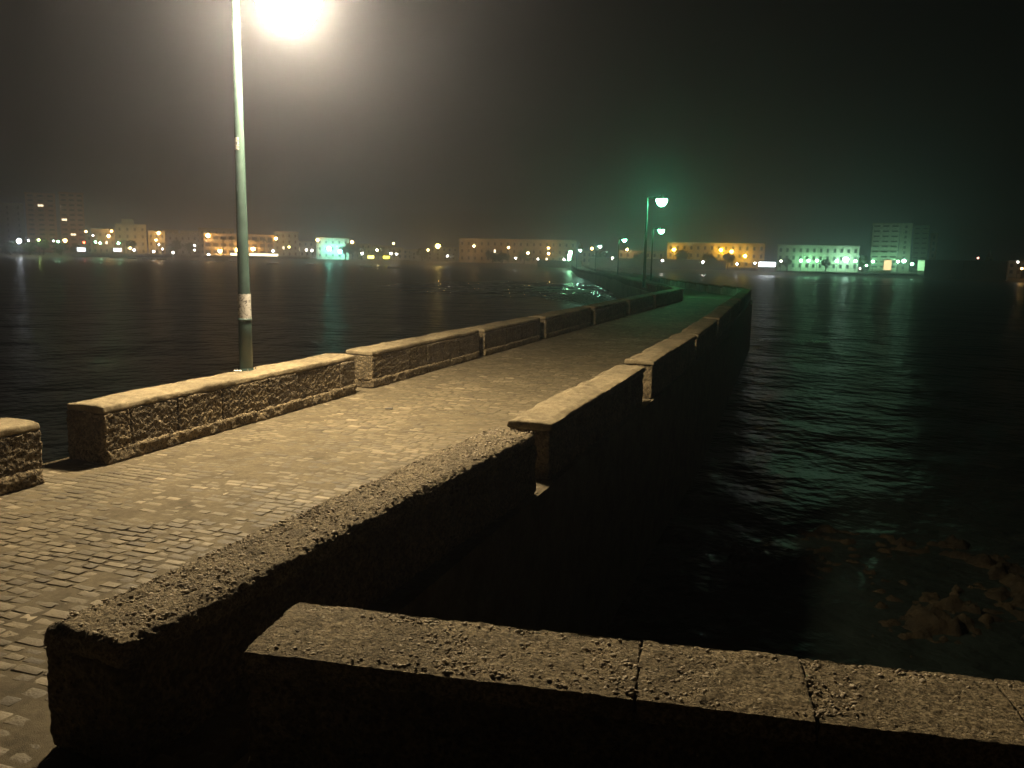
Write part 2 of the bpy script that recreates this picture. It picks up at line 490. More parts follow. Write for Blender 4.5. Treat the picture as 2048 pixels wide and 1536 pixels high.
# ------------------------------------------------------------------ parapet walls
def lattice_box(L, T, H, res):
    nx, ny, nz = max(2, round(L / res)), max(2, round(T / res)), max(2, round(H / res))
    VV, FF, n = [], [], 0
    def face(a, b, fix, flip):
        nonlocal n
        na, nb = (nx, ny, nz)[a], (nx, ny, nz)[b]
        A, B = np.meshgrid(np.arange(na + 1), np.arange(nb + 1), indexing='ij')
        I = np.zeros((A.size, 3), int)
        I[:, a] = A.ravel(); I[:, b] = B.ravel(); I[:, 3 - a - b] = fix
        i = (np.arange(na)[:, None] * (nb + 1) + np.arange(nb)[None, :]).ravel()
        q = np.stack((i, i + nb + 1, i + nb + 2, i + 1), 1)
        if flip:
            q = q[:, ::-1]
        VV.append(I); FF.append(q + n); n += len(I)
    face(0, 1, 0, True); face(0, 1, nz, False)
    face(0, 2, 0, False); face(0, 2, ny, True)
    face(1, 2, 0, True); face(1, 2, nx, False)
    I = np.concatenate(VV); Fc = np.concatenate(FF)
    key = (I[:, 0] * 100003 + I[:, 1]) * 10007 + I[:, 2]
    _, first, inv = np.unique(key, return_index=True, return_inverse=True)
    I = I[first]; Fc = inv.reshape(-1)[Fc]
    P = I / np.array((nx, ny, nz)) * np.array((L, T, H)) - np.array((L / 2, T / 2, 0))
    return P, Fc
def rough_box(name, L, T, H, res, mat, r=0.03, amp=0.02, freq=9.0, pit=0.0, pitf=18.0, wob=0.0, seed=0, smooth=True, edge=0.0):
    P, Fc = lattice_box(L, T, H, res)
    hs = np.array((L / 2, T / 2, H / 2)); c = np.array((0, 0, H / 2))
    Q = P - c
    inner = np.clip(Q, -(hs - r), hs - r)
    dlt = Q - inner
    ln = np.linalg.norm(dlt, axis=1, keepdims=True)
    nrm = np.where(ln > 1e-9, dlt / np.maximum(ln, 1e-9), 0)
    flat = ln[:, 0] < 1e-9
    if flat.any():
        rel = np.abs(Q[flat]) / hs
        ax = rel.argmax(1)
        nn = np.zeros((flat.sum(), 3)); nn[np.arange(len(ax)), ax] = np.sign(Q[flat][np.arange(len(ax)), ax])
        nrm[flat] = nn
    Q = inner + nrm * np.where(ln > 1e-9, np.minimum(r, ln), 0) if r > 0 else Q
    off = np.array((seed * 3.7, seed * 1.3, seed * 7.1))
    W = Q + off
    d = amp * fbm(W * freq, 4, seed)
    if pit:
        wv = worley(W * pitf, seed)
        d = d - pit * np.clip(0.55 - wv, 0, 1) * 1.8
    if wob:
        d = d + wob * vnoise(W * 1.7, seed + 3)
    if edge:
        # worn arrises: the two long top edges are knocked back unevenly
        e = np.clip((np.abs(Q[:, 1]) - (T / 2 - 0.12)) / 0.12, 0, 1) * np.clip((Q[:, 2] + hs[2] - (H - 0.12)) / 0.12, 0, 1)
        d = d - edge * e * (0.6 + 0.8 * vnoise(W * 3.1, seed + 8))
    Q = Q + nrm * d[:, None] + c
    return mesh_np(name, Q, Fc, mat, smooth)
def ico():
    t = (1 + 5 ** .5) / 2
    V = np.array([(-1, t, 0), (1, t, 0), (-1, -t, 0), (1, -t, 0), (0, -1, t), (0, 1, t), (0, -1, -t), (0, 1, -t), (t, 0, -1), (t, 0, 1), (-t, 0, -1), (-t, 0, 1)], float)
    V /= np.linalg.norm(V[0])
    Fc = [(0, 11, 5), (0, 5, 1), (0, 1, 7), (0, 7, 10), (0, 10, 11), (1, 5, 9), (5, 11, 4), (11, 10, 2), (10, 7, 6), (7, 1, 8), (3, 9, 4), (3, 4, 2), (3, 2, 6), (3, 6, 8), (3, 8, 9), (4, 9, 5), (2, 4, 11), (6, 2, 10), (8, 6, 7), (9, 8, 1)]
    return V, np.array(Fc)
ICO = ico()
def shells(name, count, L, T, z, seed, parent, dens=None, smin=0.006, smax=0.019):
    r = np.random.default_rng(seed)
    VV, FF, n = [], [], 0
    k = 0
    while k < count:
        x, y = r.uniform(-L / 2 + .03, L / 2 - .03), r.uniform(-T / 2 + .02, T / 2 - .02)
        cl = 0.5 + 0.5 * math.sin(x * 5 + seed) * math.cos(y * 9 + x * 3)
        p = (0.25 + 0.75 * cl) * (dens(x, y) if dens else 1)
        if r.random() > p:
            continue
        s = smin + (smax - smin) * r.random() ** 2.2
        A = ICO[0] * np.array((s * r.uniform(.8, 1.5), s * r.uniform(.7, 1.2), s * r.uniform(.35, .75))) * r.uniform(.85, 1.15, (12, 1))
        a = r.uniform(0, 6.28); c_, s_ = math.cos(a), math.sin(a)
        B = np.stack((A[:, 0] * c_ - A[:, 1] * s_, A[:, 0] * s_ + A[:, 1] * c_, A[:, 2] + A[:, 0] * r.uniform(-.4, .4)), 1)
        VV.append(B + np.array((x, y, z + r.uniform(-.006, .004)))); FF.append(ICO[1] + n); n += 12; k += 1
    return put(name, mesh_np(name, np.concatenate(VV), np.concatenate(FF), M_SHELL, True), parent, kind='stuff')

ORD = ['first', 'second', 'third', 'fourth', 'fifth', 'sixth', 'seventh', 'eighth', 'ninth', 'tenth', 'eleventh', 'twelfth', 'thirteenth', 'fourteenth', 'fifteenth', 'sixteenth']
GR = 'stone parapet sections along the causeway'
def wall_root(label, a, b, z=0.0):
    cx, cy = (a[0] + b[0]) / 2, (a[1] + b[1]) / 2
    return thing('parapet_wall', label, 'wall', (cx, cy, z), math.atan2(b[1] - a[1], b[0] - a[0]), GR), math.hypot(b[0] - a[0], b[1] - a[1])
def rubble_wall(label, a, b, T, H, res, seed, z=0.0, blocks=True):
    """oyster-stone blocks on a rough base course under a lime cap"""
    root, L = wall_root(label, a, b, z)
    ct = 0.085
    put('base_course', rough_box('base_course', L - .02, T + .05, .17, res, M_OYSTER2, r=.03, amp=.03, freq=7, pit=.02, pitf=13, seed=seed), root)
    if blocks:
        core = MB(); core.box(-L / 2 + .05, L / 2 - .05, -T / 2 + .045, T / 2 - .045, 0.02, H - .04)  # unseen filler added to stop light passing through the block joints
        put('core', core.mesh('core', M_OYSTER2), root)
        x = -L / 2; r = random.Random(seed); k = 0
        while x < L / 2 - .05:
            w = r.uniform(.32, .5) if k == 0 else r.uniform(.7, 1.25)
            if L / 2 - (x + w) < .4:
                w = L / 2 - x
            me = rough_box('stone_block', w - .005, T - .01 + r.uniform(-.01, .012), H - ct - .145, res, M_OYSTER if r.random() < .6 else M_OYSTER2, r=.022, amp=.015, freq=17, pit=.02, pitf=27, wob=.008, seed=seed * 10 + k)
            put('stone_block', me, root, (x + w / 2, 0, .15))
            x += w; k += 1
    else:
        put('stone_course', rough_box('stone_course', L - .02, T, H - ct - .14, res, M_OYSTER, r=.03, amp=.03, freq=7, pit=.03, pitf=12, seed=seed), root, (0, 0, .145))
    put('cap', rough_box('cap', L - .005, T - .004, ct + .012, res, M_CAP, r=.034, amp=.013, freq=9, wob=.012, seed=seed + 50, edge=.022), root, (0, 0, H - ct))
    return root
def slab_wall(label, a, b, T, H, res, seed, z=0.0, body=None):
    """plain wall under an overhanging mortar slab"""
    root, L = wall_root(label, a, b, z)
    put('wall_body', rough_box('wall_body', L - .06, T - .07, H - .085, res, body or M_OYSTER2, r=.02, amp=.022, freq=9, pit=.02, pitf=15, seed=seed), root)
    put('cap', rough_box('cap', L, T, .1, res, M_CAP, r=.03, amp=.018, freq=10, wob=.02, seed=seed + 50, edge=.035), root, (0, 0, H - .1))
    return root

# seaward side with the lamp post (left of the walkway)
LW = [(0.9, 6.38, .014), (7.18, 12.72, .013), (13.3, 18.45, .017), (18.75, 23.1, .03), (23.5, 28.7, .04), (29.1, 34.2, .05), (34.7, 39.8, .05), (40.3, 48.8, .06)]
LL = ['coarse oyster-stone parapet end cut by the picture edge, nearest on the lamp side',
      'oyster-stone parapet with pale cap that carries the tall bright lamp post',
      'parapet section with a lit pale end face, next beyond the tall lamp post',
      'second parapet section beyond the tall lamp post, with a chipped near end',
      'dim brown parapet, third section beyond the tall lamp post on that side',
      'dark parapet, fourth section beyond the tall lamp post, beside the glinting water',
      'dark parapet, fifth section beyond the tall lamp post on that side',
      'last dark parapet on the lamp side before the causeway bends, by the green lamp']
for k, ((y0, y1, res), lb) in enumerate(zip(LW, LL)):
    xc = -7.85 + (0.0 if y0 < 20 else (y0 - 20) * .008)
    rubble_wall(lb, (xc, y0), (xc, y1), .58, .66 + (.02 if k in (1, 2) else 0), res, 11 + k, blocks=(k < 4))

# landward side nearest the camera: pitted shell-concrete parapet
root, L = wall_root('dark pitted parapet with eroded shell-concrete top, nearest on the open side of the walkway', (-3.2, 2.82), (-2.93, 8.12))
put('wall_body', rough_box('wall_body', L - .02, .565, .56, .016, M_OYSTER2, r=.04, amp=.03, freq=8, pit=.03, pitf=13, seed=31), root)
put('cap', rough_box('cap', L, .57, .15, .0115, M_CAPROUGH, r=.055, amp=.017, freq=16, pit=.014, pitf=30, wob=.014, seed=32, edge=.035), root, (0, 0, .52))
shells('shell_aggregate', 3400, L, .5, .667, 5, root, smin=.005, smax=.015)
RW = [(8.62, 13.9, .016), (14.5, 19.8, .025), (20.35, 25.8, .04), (26.4, 31.9, .05), (32.4, 38.0, .05), (38.75, 44.2, .05), (44.8, 51.6, .05)]
RL = ['smooth-capped parapet with overhanging slab end, lit by the tall lamp',
      'narrow smooth-capped parapet with a thin lit strip on its near end',
      'dim parapet, second beyond the brightly lit slab-capped one on the open side',
      'dark parapet, third beyond the brightly lit slab-capped one on the open side',
      'dark parapet, fourth beyond the brightly lit slab-capped one on the open side',
      'green-tinted parapet whose small pale end face shows at the walkway edge',
      'dark parapet at the outer corner of the bend, beyond the green-lit paving']
for k, ((y0, y1, res), lb) in enumerate(zip(RW, RL)):
    xc = -2.93 - (0.0 if y0 < 22 else (y0 - 22) * .038)
    x1 = -2.93 - (0.0 if y1 < 22 else (y1 - 22) * .038)
    slab_wall(lb, (xc + (0.0 if k != 1 else .03), y0), (x1 + (0.0 if k != 1 else .03), y1), .55, .66 + (.03 if k == 1 else 0), res, 60 + k)

# the wall in the foreground, its top cracked into slabs
a, b = np.array((-2.43, 3.27)), np.array((2.6, 4.03))
root = thing('foreground_wall', 'cracked shell-concrete parapet crossing the lower corner in front of the camera', 'wall', (*((a + b) / 2), 0), math.atan2(b[1] - a[1], b[0] - a[0]))
L = float(np.linalg.norm(b - a))
put('wall_body', rough_box('wall_body', L - .01, .572, .57, .016, M_OYSTER2, r=.03, amp=.022, freq=8, pit=.02, pitf=15, seed=41), root)
cuts = [-L / 2, -L / 2 + 1.80, -L / 2 + 2.53, -L / 2 + 3.36, L / 2]
for k in range(4):
    w = cuts[k + 1] - cuts[k] - .002
    put('coping_slab', rough_box('coping_slab', w, .58, .11, .0115, M_CAPROUGH if k == 0 else M_CAPROUGH, r=.005, amp=.010, freq=17, pit=.008, pitf=32, wob=.007, seed=42 + k, edge=.014), root, ((cuts[k] + cuts[k + 1]) / 2, 0, .55))
shells('shell_aggregate', 3600, L, .54, .655, 9, root, dens=lambda x, y: 1.0 if x < -1.2 else .5, smin=.005, smax=.015)

# parapets beyond the bend
def along(line, s0, s1):
    """points at arc lengths s0 and s1 of a polyline"""
    out = []
    for s in (s0, s1):
        t = s
        for p, q in zip(line, line[1:]):
            l = math.hypot(q[0] - p[0], q[1] - p[1])
            if t <= l:
                f = t / l
                out.append(tuple(p[i] + (q[i] - p[i]) * f for i in range(3)))
                break
            t -= l
        else:
            out.append(line[-1])
    return out
PL, PR = offset_line(BEND, -2.42), offset_line(BEND, 2.42)
PL[0] = (-7.75, 50.2, 0); PR[0] = (-4.1, 52.2, 0)
for side, line in (('sea', PL), ('open', PR)):
    s = .3
    for k in range(9):
        p, q = along(line, s, s + 5.2)
        lb = ('green-lit parapet facing the camera, %s section past the bend' if side == 'open' else 'low parapet by the dark water, %s section past the bend') % ORD[k]
        r_ = slab_wall(lb, p, q, .5, .66, .09, 90 + k + (20 if side == 'open' else 0), z=min(p[2], q[2]) - .02, body=M_RENDER if side == 'open' else None)
        s += 5.75
    # from here on the sections cannot be told apart
    k = 0
    while s < 255:
        p, q = along(line, s, s + 20)
        root, LL_ = wall_root(('far run of parapet on the %s side of the causeway, %s past the countable sections' % ('dark bay' if side == 'sea' else 'open', ORD[k])), p, q, min(p[2], q[2]) - .03)
        put('wall_body', rough_box('wall_body', LL_, .45, .6, .3, M_OYSTER2, r=.03, amp=.02, freq=3, seed=140 + k), root)
        put('cap', rough_box('cap', LL_, .5, .1, .3, M_CAP, r=.02, amp=.01, freq=3, seed=150 + k), root, (0, 0, .58))
        s += 20.6; k += 1

# ------------------------------------------------------------------ lamp posts on the causeway
def arc_sheet(r, a0, a1, z0, z1, n=10):
    V, Fc = [], []
    for k in range(n + 1):
        a = a0 + (a1 - a0) * k / n
        V += [(r * math.cos(a), r * math.sin(a), z0), (r * math.cos(a), r * math.sin(a), z1)]
    for k in range(n):
        Fc.append((2 * k, 2 * k + 2, 2 * k + 3, 2 * k + 1))
    return V, Fc
def lamp_post(label, x, y, zb, zl, col, strength, near=False, reach=.88, dirx=1.0, hs=1.0):
    """zb: foot of the post, zl: height of the arm"""
    root = thing('lamp_post', label, 'lamp post', (x, y, zb), 0.0, 'lamp posts along the causeway')
    h = zl - zb
    n = 32 if near else 12
    pm = MB(); pm.lathe([(.098, 0), (.097, .75), (.092, .78), (.086, 1.2), (.052, h + .02), (.03, h + .1), (.004, h + .13)], n)
    shaft = put('shaft', pm.mesh('shaft', M_POLE, True), root)
    bp = MB(); bp.lathe([(.17, -.01), (.17, .012), (.155, .02), (.11, .022), (.10, .06)], n)
    put('base_plate', bp.mesh('base_plate', M_POLE), root)
    if near:
        for k in range(4):
            bo = MB(); bo.lathe([(.016, .018), (.016, .035), (.009, .036), (.009, .06), (.002, .062)], 8, (.137 * math.cos(.8 + k * 1.57), .137 * math.sin(.8 + k * 1.57), 0))
            put('bolt', bo.mesh('bolt', M_STEEL), root)
        rg = MB(); rg.lathe([(.093, .765), (.106, .77), (.106, .8), (.09, .805)], n)
        put('collar', rg.mesh('collar', M_POLE, True), root)
        av = math.atan2(-y, -x)
        V, Fc = arc_sheet(.0965, av - 1.25, av + 1.5, .80, 1.165, 14)
        # torn lower edge and a curled corner
        V = [(p[0] * (1 + .03 * (i % 5 == 0)), p[1] * (1 + .03 * (i % 5 == 0)), p[2] + (.012 * math.sin(i * 2.1) if i % 2 == 0 else .006 * math.sin(i))) for i, p in enumerate(V)]
        put('paper_notice', mesh_np('paper_notice', V, Fc, M_POSTER, True), root, label='torn grey paper notice with dark scrawl')
        V, Fc = arc_sheet(.0745, av - 1.15, av - .1, 3.22, 3.40, 8)
        put('sticker', mesh_np('sticker', V, Fc, M_POSTER, True), root, label='small pale sticker')
        dr = MB(); V, Fc = arc_sheet(.0995, av + 1.75, av + 2.6, .28, .66, 8); dr.add(V, Fc)
        put('access_door', dr.mesh('access_door', M_POLE), root)
    am = MB()
    am.tube([(0, 0, h - .02), (dirx * .18, 0, h + .035), (dirx * .5, 0, h + .05), (dirx * (reach - .02), 0, h + .03)], [.034, .03, .027, .025], 10)
    put('arm', am.mesh('arm', M_POLE, True), root)
    hd = MB(); hd.lathe([(r_ * hs, z_) for r_, z_ in ((.46, -.06), (.465, -.03), (.38, .03), (.19, .10), (.08, .13), (.06, .2), (.01, .22))], 28, (dirx * reach, 0, h))
    hood = put('lamp_hood', hd.mesh('lamp_hood', M_HOOD, True), root)
    gl = MB(); gl.lathe([(r_ * hs, -.061 + (z_ + .061) * hs) for r_, z_ in ((.43, -.061), (.44, -.13), (.42, -.25), (.365, -.38), (.27, -.50), (.14, -.595), (.02, -.62))], 28, (dirx * reach, 0, h))
    put('glass_bowl', gl.mesh('glass_bowl', emit(col, strength), True), hood)
    return root
lamp_post('tall near lamp post with blown-out warm light, standing on the stone parapet', -8.0, 10.3, .665, 6.05, LAMP_WARM, 860, near=True)
for lb, px, py, D, zdeck, st in (
        ('green-lit lamp post standing at the bend of the causeway, taller of the aligned pair', 1295, 400, 51.5, 0, 100),
        ('green-lit lamp post just under the taller one, second from the bend', 1306, 460, 88, -.62, 52),
        ('green-lit lamp post at the upper end of the row leading to the town', 1238, 479, 131, -1.0, 80),
        ('pale green lamp post further along the causeway, left of the brighter green one', 1192, 492, 176, -1.5, 110),
        ('farthest pale lamp post of the causeway row, beside the thin spire', 1154, 500, 217, -1.85, 110)):
    p = at(px, py, D)
    lamp_post(lb, p[0], p[1], zdeck + .6, p[2] + .1, LAMP_GREEN if D < 140 else (.45, 1.0, .72), st * 1.7, reach=.85, hs=.74)

# a crumpled white scrap at the foot of the near post, a flattened dark scrap on the setts
sc = rough_box('paper_scrap', .11, .035, .03, .012, M_PAPER, r=.01, amp=.02, freq=30, seed=3)
put('paper_scrap', sc, None, (-8.02, 10.12, .68), .4, label='small white paper scrap beside the foot of the near lamp post', category='litter')
p = on(778, 818, 0)
put('flattened_can', rough_box('flattened_can', .12, .07, .022, .012, M_DARK, r=.01, amp=.012, freq=26, seed=4), None, (p[0], p[1], -.002), .3, label='small dark flattened scrap lying on the lit paving', category='litter')

# ------------------------------------------------------------------ reef, foam, glint flecks
def reef(label, px, py, sx, sy, hgt, seed):
    c = on(px, py, WATER_Z)
    nx, ny = int(sx / .07), int(sy / .07)
    def zf(P):
        q = np.stack((P[:, 0], P[:, 1], np.full(len(P), seed * 5.3)), 1)
        e = 1 - np.clip((P[:, 0] / sx * 2) ** 2 + (P[:, 1] / sy * 2) ** 2, 0, 1.3)
        return -.36 + (hgt + .25) * (np.minimum(e, .45) * 1.0 + 1.0 * fbm(q * .9, 5, seed)) + .5 * (.35 - np.abs(fbm(q * 1.7, 4, seed + 4))) + .16 * fbm(q * 6, 3, seed + 2)
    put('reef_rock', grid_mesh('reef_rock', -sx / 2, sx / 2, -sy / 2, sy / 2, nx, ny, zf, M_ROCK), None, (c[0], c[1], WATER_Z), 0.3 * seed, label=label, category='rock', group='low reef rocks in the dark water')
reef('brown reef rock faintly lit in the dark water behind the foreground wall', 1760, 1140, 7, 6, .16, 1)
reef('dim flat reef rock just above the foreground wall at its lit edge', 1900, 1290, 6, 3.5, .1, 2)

def fleck_patch(label, pts, width, count, seed):
    """churned foam, and glints modelled as pale flecks: many small flat flecks along a line on the water"""
    r = np.random.default_rng(seed)
    VV, FF, n = [], [], 0
    for _ in range(count):
        t = r.random() * (len(pts) - 1); i = int(t); f = t - i
        w = width[0] + (width[1] - width[0]) * t / (len(pts) - 1)
        x = pts[i][0] + (pts[i + 1][0] - pts[i][0]) * f + r.normal() * w
        y = pts[i][1] + (pts[i + 1][1] - pts[i][1]) * f + r.normal() * w
        s = r.uniform(.06, .34) * (w / 2.0) ** .5
        m = 7
        A = [(x + s * 1.6 * r.uniform(.5, 1.2) * math.cos(2 * math.pi * k / m), y + s * .7 * r.uniform(.5, 1.2) * math.sin(2 * math.pi * k / m), WATER_Z + .01 + r.uniform(0, .03)) for k in range(m)]
        A.append((x, y, WATER_Z + .06 + r.uniform(0, .06)))
        VV += A; FF += [(n + k, n + (k + 1) % m, n + m) for k in range(m)]; n += m + 1
    put('foam_glint_flecks', mesh_np('foam_glint_flecks', VV, FF, M_FOAM_GLINT, True), None, kind='stuff', label=label, category='foam')
fleck_patch('pale flecks standing in for lamp glints on the water beside the causeway', [tuple(on(1195, 608, WATER_Z)[:2]), tuple(on(1165, 596, WATER_Z)[:2]), tuple(on(1120, 580, WATER_Z)[:2]), tuple(on(1085, 573, WATER_Z)[:2])], (1.4, 3.2), 1500, 1)  # white flecks modelled in place of lamp glints on the waves
fleck_patch('thin foam line on the dark water off the open side', [tuple(on(1510, 681, WATER_Z)[:2]), tuple(on(1580, 684, WATER_Z)[:2]), tuple(on(1660, 684, WATER_Z)[:2])], (.25, .35), 60, 2)
fleck_patch('pale flecks standing in for floodlight reflections under the shore', [tuple(on(1600, 567, WATER_Z)[:2]), tuple(on(1700, 568, WATER_Z)[:2]), tuple(on(1800, 569, WATER_Z)[:2])], (1.5, 1.5), 140, 4)  # white flecks modelled in place of reflected floodlights

# ------------------------------------------------------------------ town: land, beach, sea walls
LAND_Z = -2.0
SHORE = [(-260, 420), (0, 425), (200, 420), (500, 400), (760, 375), (900, 350), (1080, 312), (1200, 300), (1400, 300), (1700, 310), (1900, 300), (2300, 300)]
def hor(px):
    return 518.2 + (px - 1645) * math.tan(ROLL)
def gp(px, D, z=LAND_Z):
    p = at(px, hor(px), D)
    return (p[0], p[1], z)
V, Fq = [], []
for px, D in SHORE:
    V += [gp(px, D - 28, WATER_Z - .3), gp(px, D, LAND_Z), gp(px, D + 330, LAND_Z + .8), gp(px, D + 330, -3.9)]
for i in range(len(SHORE) - 1):
    k = 4 * i
    Fq += [(k, k + 4, k + 5, k + 1), (k + 1, k + 5, k + 6, k + 2), (k + 2, k + 6, k + 7, k + 3)]
put('shore_ground', mesh_np('shore_ground', V, Fq, M_SAND), kind='structure')

def run_wall(name, label, cat, pts, z0, z1, T, mat, cap=None):
    root = thing(name, label, cat, (*pts[0][:2], z0))
    ox, oy = pts[0][:2]
    def strip(h0, h1, t):
        m = MB()
        for p, q in zip(pts, pts[1:]):
            dx, dy = q[0] - p[0], q[1] - p[1]
            l = math.hypot(dx, dy); nx, ny = -dy / l * t / 2, dx / l * t / 2
            A = [(p[0] - ox + nx, p[1] - oy + ny), (q[0] - ox + nx, q[1] - oy + ny), (q[0] - ox - nx, q[1] - oy - ny), (p[0] - ox - nx, p[1] - oy - ny)]
            Vv = [(a_[0], a_[1], h0) for a_ in A] + [(a_[0], a_[1], h1) for a_ in A]
            m.add(Vv, [(3, 2, 1, 0), (4, 5, 6, 7), (0, 1, 5, 4), (1, 2, 6, 5), (2, 3, 7, 6), (3, 0, 4, 7)])
        return m
    put('wall_body', strip(0, z1 - z0, T).mesh('wall_body', mat), root)
    if cap:
        put('coping', strip(z1 - z0 + .003, z1 - z0 + .3, T + .3).mesh('coping', cap), root)
    return root
M_QUAY = plain('pale_quay_stone', (0.42, 0.38, 0.31), rough=.9, var=.25, scale=.4)
M_FORT = plain('dark_fort_stone', (0.14, 0.115, 0.085), rough=.95, var=.35, scale=.25)
run_wall('sea_wall', 'long pale sea wall below the lamps of the lit promenade', 'wall', [gp(140, 412), gp(300, 408), gp(480, 402), gp(620, 390)], -2.6, -1.2, .8, M_QUAY, M_QUAY)
run_wall('sea_wall', 'short lit sea wall where the causeway reaches the town', 'wall', [gp(1076, 306), gp(1120, 302), gp(1164, 298)], -2.6, .0, .6, M_QUAY, M_QUAY)
run_wall('fort_wall', 'broad dark fort wall in front of the yellow building', 'wall', [gp(1180, 308), gp(1330, 306), gp(1452, 306)], -2.6, 1.4, 3, M_FORT)
run_wall('fort_wall', 'lower dark wall between the yellow building and the bright kiosk', 'wall', [gp(1456, 306), gp(1514, 306)], -2.6, -1.0, 2, M_FORT)
run_wall('fort_wall', 'long black fort wall on the shore beyond the tower block', 'wall', [gp(1853, 285), gp(1930, 283), gp(2016, 282)], -2.6, 2.9, 4, M_FORT)
run_wall('sea_wall', 'low dark sea wall under the floodlit green building', 'wall', [gp(1505, 303), gp(1700, 303), gp(1850, 300)], -2.9, -1.7, .8, M_FORT)

# ------------------------------------------------------------------ town: buildings
STUCCO = {}
def stucco(col):
    if col not in STUCCO:
        STUCCO[col] = plain('stucco', col, rough=.92, var=.16, scale=.35, bump=.2, bscale=4)
    return STUCCO[col]
_wm = {}
def window_mesh(w, h, lit=None):
    key = (round(w, 2), round(h, 2), lit)
    if key not in _wm:
        m = MB()
        t = .1
        m.box(-w / 2, w / 2, -.05, .12, 0, t, 0); m.box(-w / 2, w / 2, -.05, .12, h - t, h, 0)
        m.box(-w / 2, -w / 2 + t, -.05, .12, t, h - t, 0); m.box(w / 2 - t, w / 2, -.05, .12, t, h - t, 0)
        m.box(-w / 2 + t, w / 2 - t, -.02, .1, t, h - t, 1)
        _wm[key] = m.mesh('window', [M_FRAME, emit(*lit) if lit else M_GLASS])
    return _wm[key]
def building(label, px0, px1, ytop, D, depth, col, floors=3, bays=5, zb=LAND_Z, win=(1.0, 1.5), roof='flat', lit=(), balcony=False, group='buildings of the town across the bay', name='building', step=None, skip=()):
    p0, p1 = at(px0, hor(px0), D), at(px1, hor(px1), D)
    W = math.hypot(p1[0] - p0[0], p1[1] - p0[1])
    top = at((px0 + px1) / 2, ytop, D)[2]
    H = top - zb
    c = ((p0[0] + p1[0]) / 2, (p0[1] + p1[1]) / 2, zb)
    root = thing(name, label, 'building', c, math.atan2(p1[1] - p0[1], p1[0] - p0[0]), group)
    m = MB(); m.box(-W / 2, W / 2, 0, depth, -.6, H - .5)
    put('wall', m.mesh('wall', stucco(col)), root)
    m = MB(); m.box(-W / 2 - .25, W / 2 + .25, -.25, depth + .2, H - .498, H - .15); m.box(-W / 2 - .05, W / 2 + .05, -.05, .3, H - .147, H)
    put('cornice', m.mesh('cornice', M_CORNICE if not balcony else stucco(col)), root)
    if roof == 'penthouse':
        m = MB(); m.box(-W * .3, W * .1, 1.5, depth * .7, H - .14, H + 2.3)
        put('roof_house', m.mesh('roof_house', stucco(col)), root)
    if roof == 'antenna':
        m = MB(); m.tube([(0, depth * .4, H - .2), (0, depth * .4, H + 2.6)], .06, 6); m.tube([(-.6, depth * .4, H + 2.2), (.6, depth * .4, H + 2.2)], .04, 6)
        put('antenna', m.mesh('antenna', M_STEEL), root)
    fh = (H - 1.2) / floors
    ww, wh = win
    wh = min(wh, fh * .6); bw = W / bays; ww = min(ww, bw * .6)
    for i in range(floors):
        for j in range(bays):
            if (i, j) in skip:
                continue
            x = -W / 2 + (j + .5) * bw
            z = .9 + i * fh + fh * .12
            L_ = ((1.0, .8, .5), 5.0) if (i, j) in lit else None
            if balcony:
                put('window', window_mesh(min(bw * .7, 2.6), fh * .6, L_), root, (x, -.02, z))
            else:
                put('window', window_mesh(ww, wh, L_), root, (x, -.02, z))
        if balcony:
            m = MB()
            m.box(-W / 2 + .3, W / 2 - .3, -1.1, -.003, 0, .16); m.box(-W / 2 + .3, W / 2 - .3, -1.1, -1.0, .16, .95)
            put('balcony', m.mesh('balcony', stucco(step or col)), root, (0, 0, .72 + i * fh))
    return root
CREAM, OCHRE, WHITE, GREY, BRICK, TAN = (.55, .48, .36), (.55, .40, .20), (.68, .66, .60), (.40, .39, .36), (.55, .31, .21), (.46, .38, .27)
building('dim grey apartment block at the far edge, beside the brick towers', -60, 52, 405, 520, 14, GREY, 8, 5)
building('reddish brick tower block with stacked balconies, first of the pair', 56, 116, 386, 515, 14, BRICK, 12, 3, balcony=True, step=(.5, .34, .25), lit={(9, 1)})
building('reddish brick tower block with stacked balconies, second of the pair with a lit window', 124, 172, 385, 520, 14, BRICK, 12, 3, balcony=True, step=(.5, .34, .25), lit={(6, 0), (3, 1)})
building('low tan house lit by a street lamp beside the towers', 184, 231, 457, 445, 12, TAN, 3, 4, lit={(1, 2)})
building('four-storey tan house with a small roof room', 233, 294, 448, 440, 12, CREAM, 4, 4, roof='penthouse')
building('narrow yellowish house glowing under a street lamp', 297, 331, 461, 440, 11, (.58, .5, .3), 3, 3)
building('dark low house between the yellowish house and the arcaded building', 335, 396, 467, 445, 12, GREY, 3, 5)
building('dim brown block rising behind the amber-lit arcaded building', 398, 470, 456, 462, 12, TAN, 4, 5)
building('amber-lit building with three rows of galleries behind palm trees', 408, 548, 468, 432, 12, OCHRE, 3, 9, balcony=True, step=CREAM)
building('grey-green block with small windows beside the amber building', 549, 597, 463, 436, 12, (.46, .5, .44), 4, 4, roof='antenna', lit={(1, 1)})
building('low pale annex between the grey block and the turquoise facade', 599, 630, 492, 425, 10, WHITE, 1, 3)
building('white facade floodlit turquoise, with a heavy cornice', 633, 698, 475, 405, 12, WHITE, 3, 5, win=(1.0, 1.3))
building('low dark house behind the yellow-lit terrace', 716, 800, 497, 410, 12, TAN, 2, 6)
building('pale low house next to the pair of white lamps', 782, 806, 495, 405, 9, CREAM, 2, 2)
building('dark low building beneath the large orange lamp', 820, 915, 503, 400, 12, GREY, 2, 6)
building('very long dim tan building with a regular row of windows', 918, 1152, 478, 372, 15, TAN, 3, 18, lit={(1, 5), (0, 13)})
building('low building behind the fort wall, partly lit orange', 1236, 1329, 501, 352, 12, CREAM, 2, 7)
building('long yellow-lit building with a flat cornice and rows of windows', 1334, 1529, 485, 345, 14, (.6, .46, .22), 3, 14)
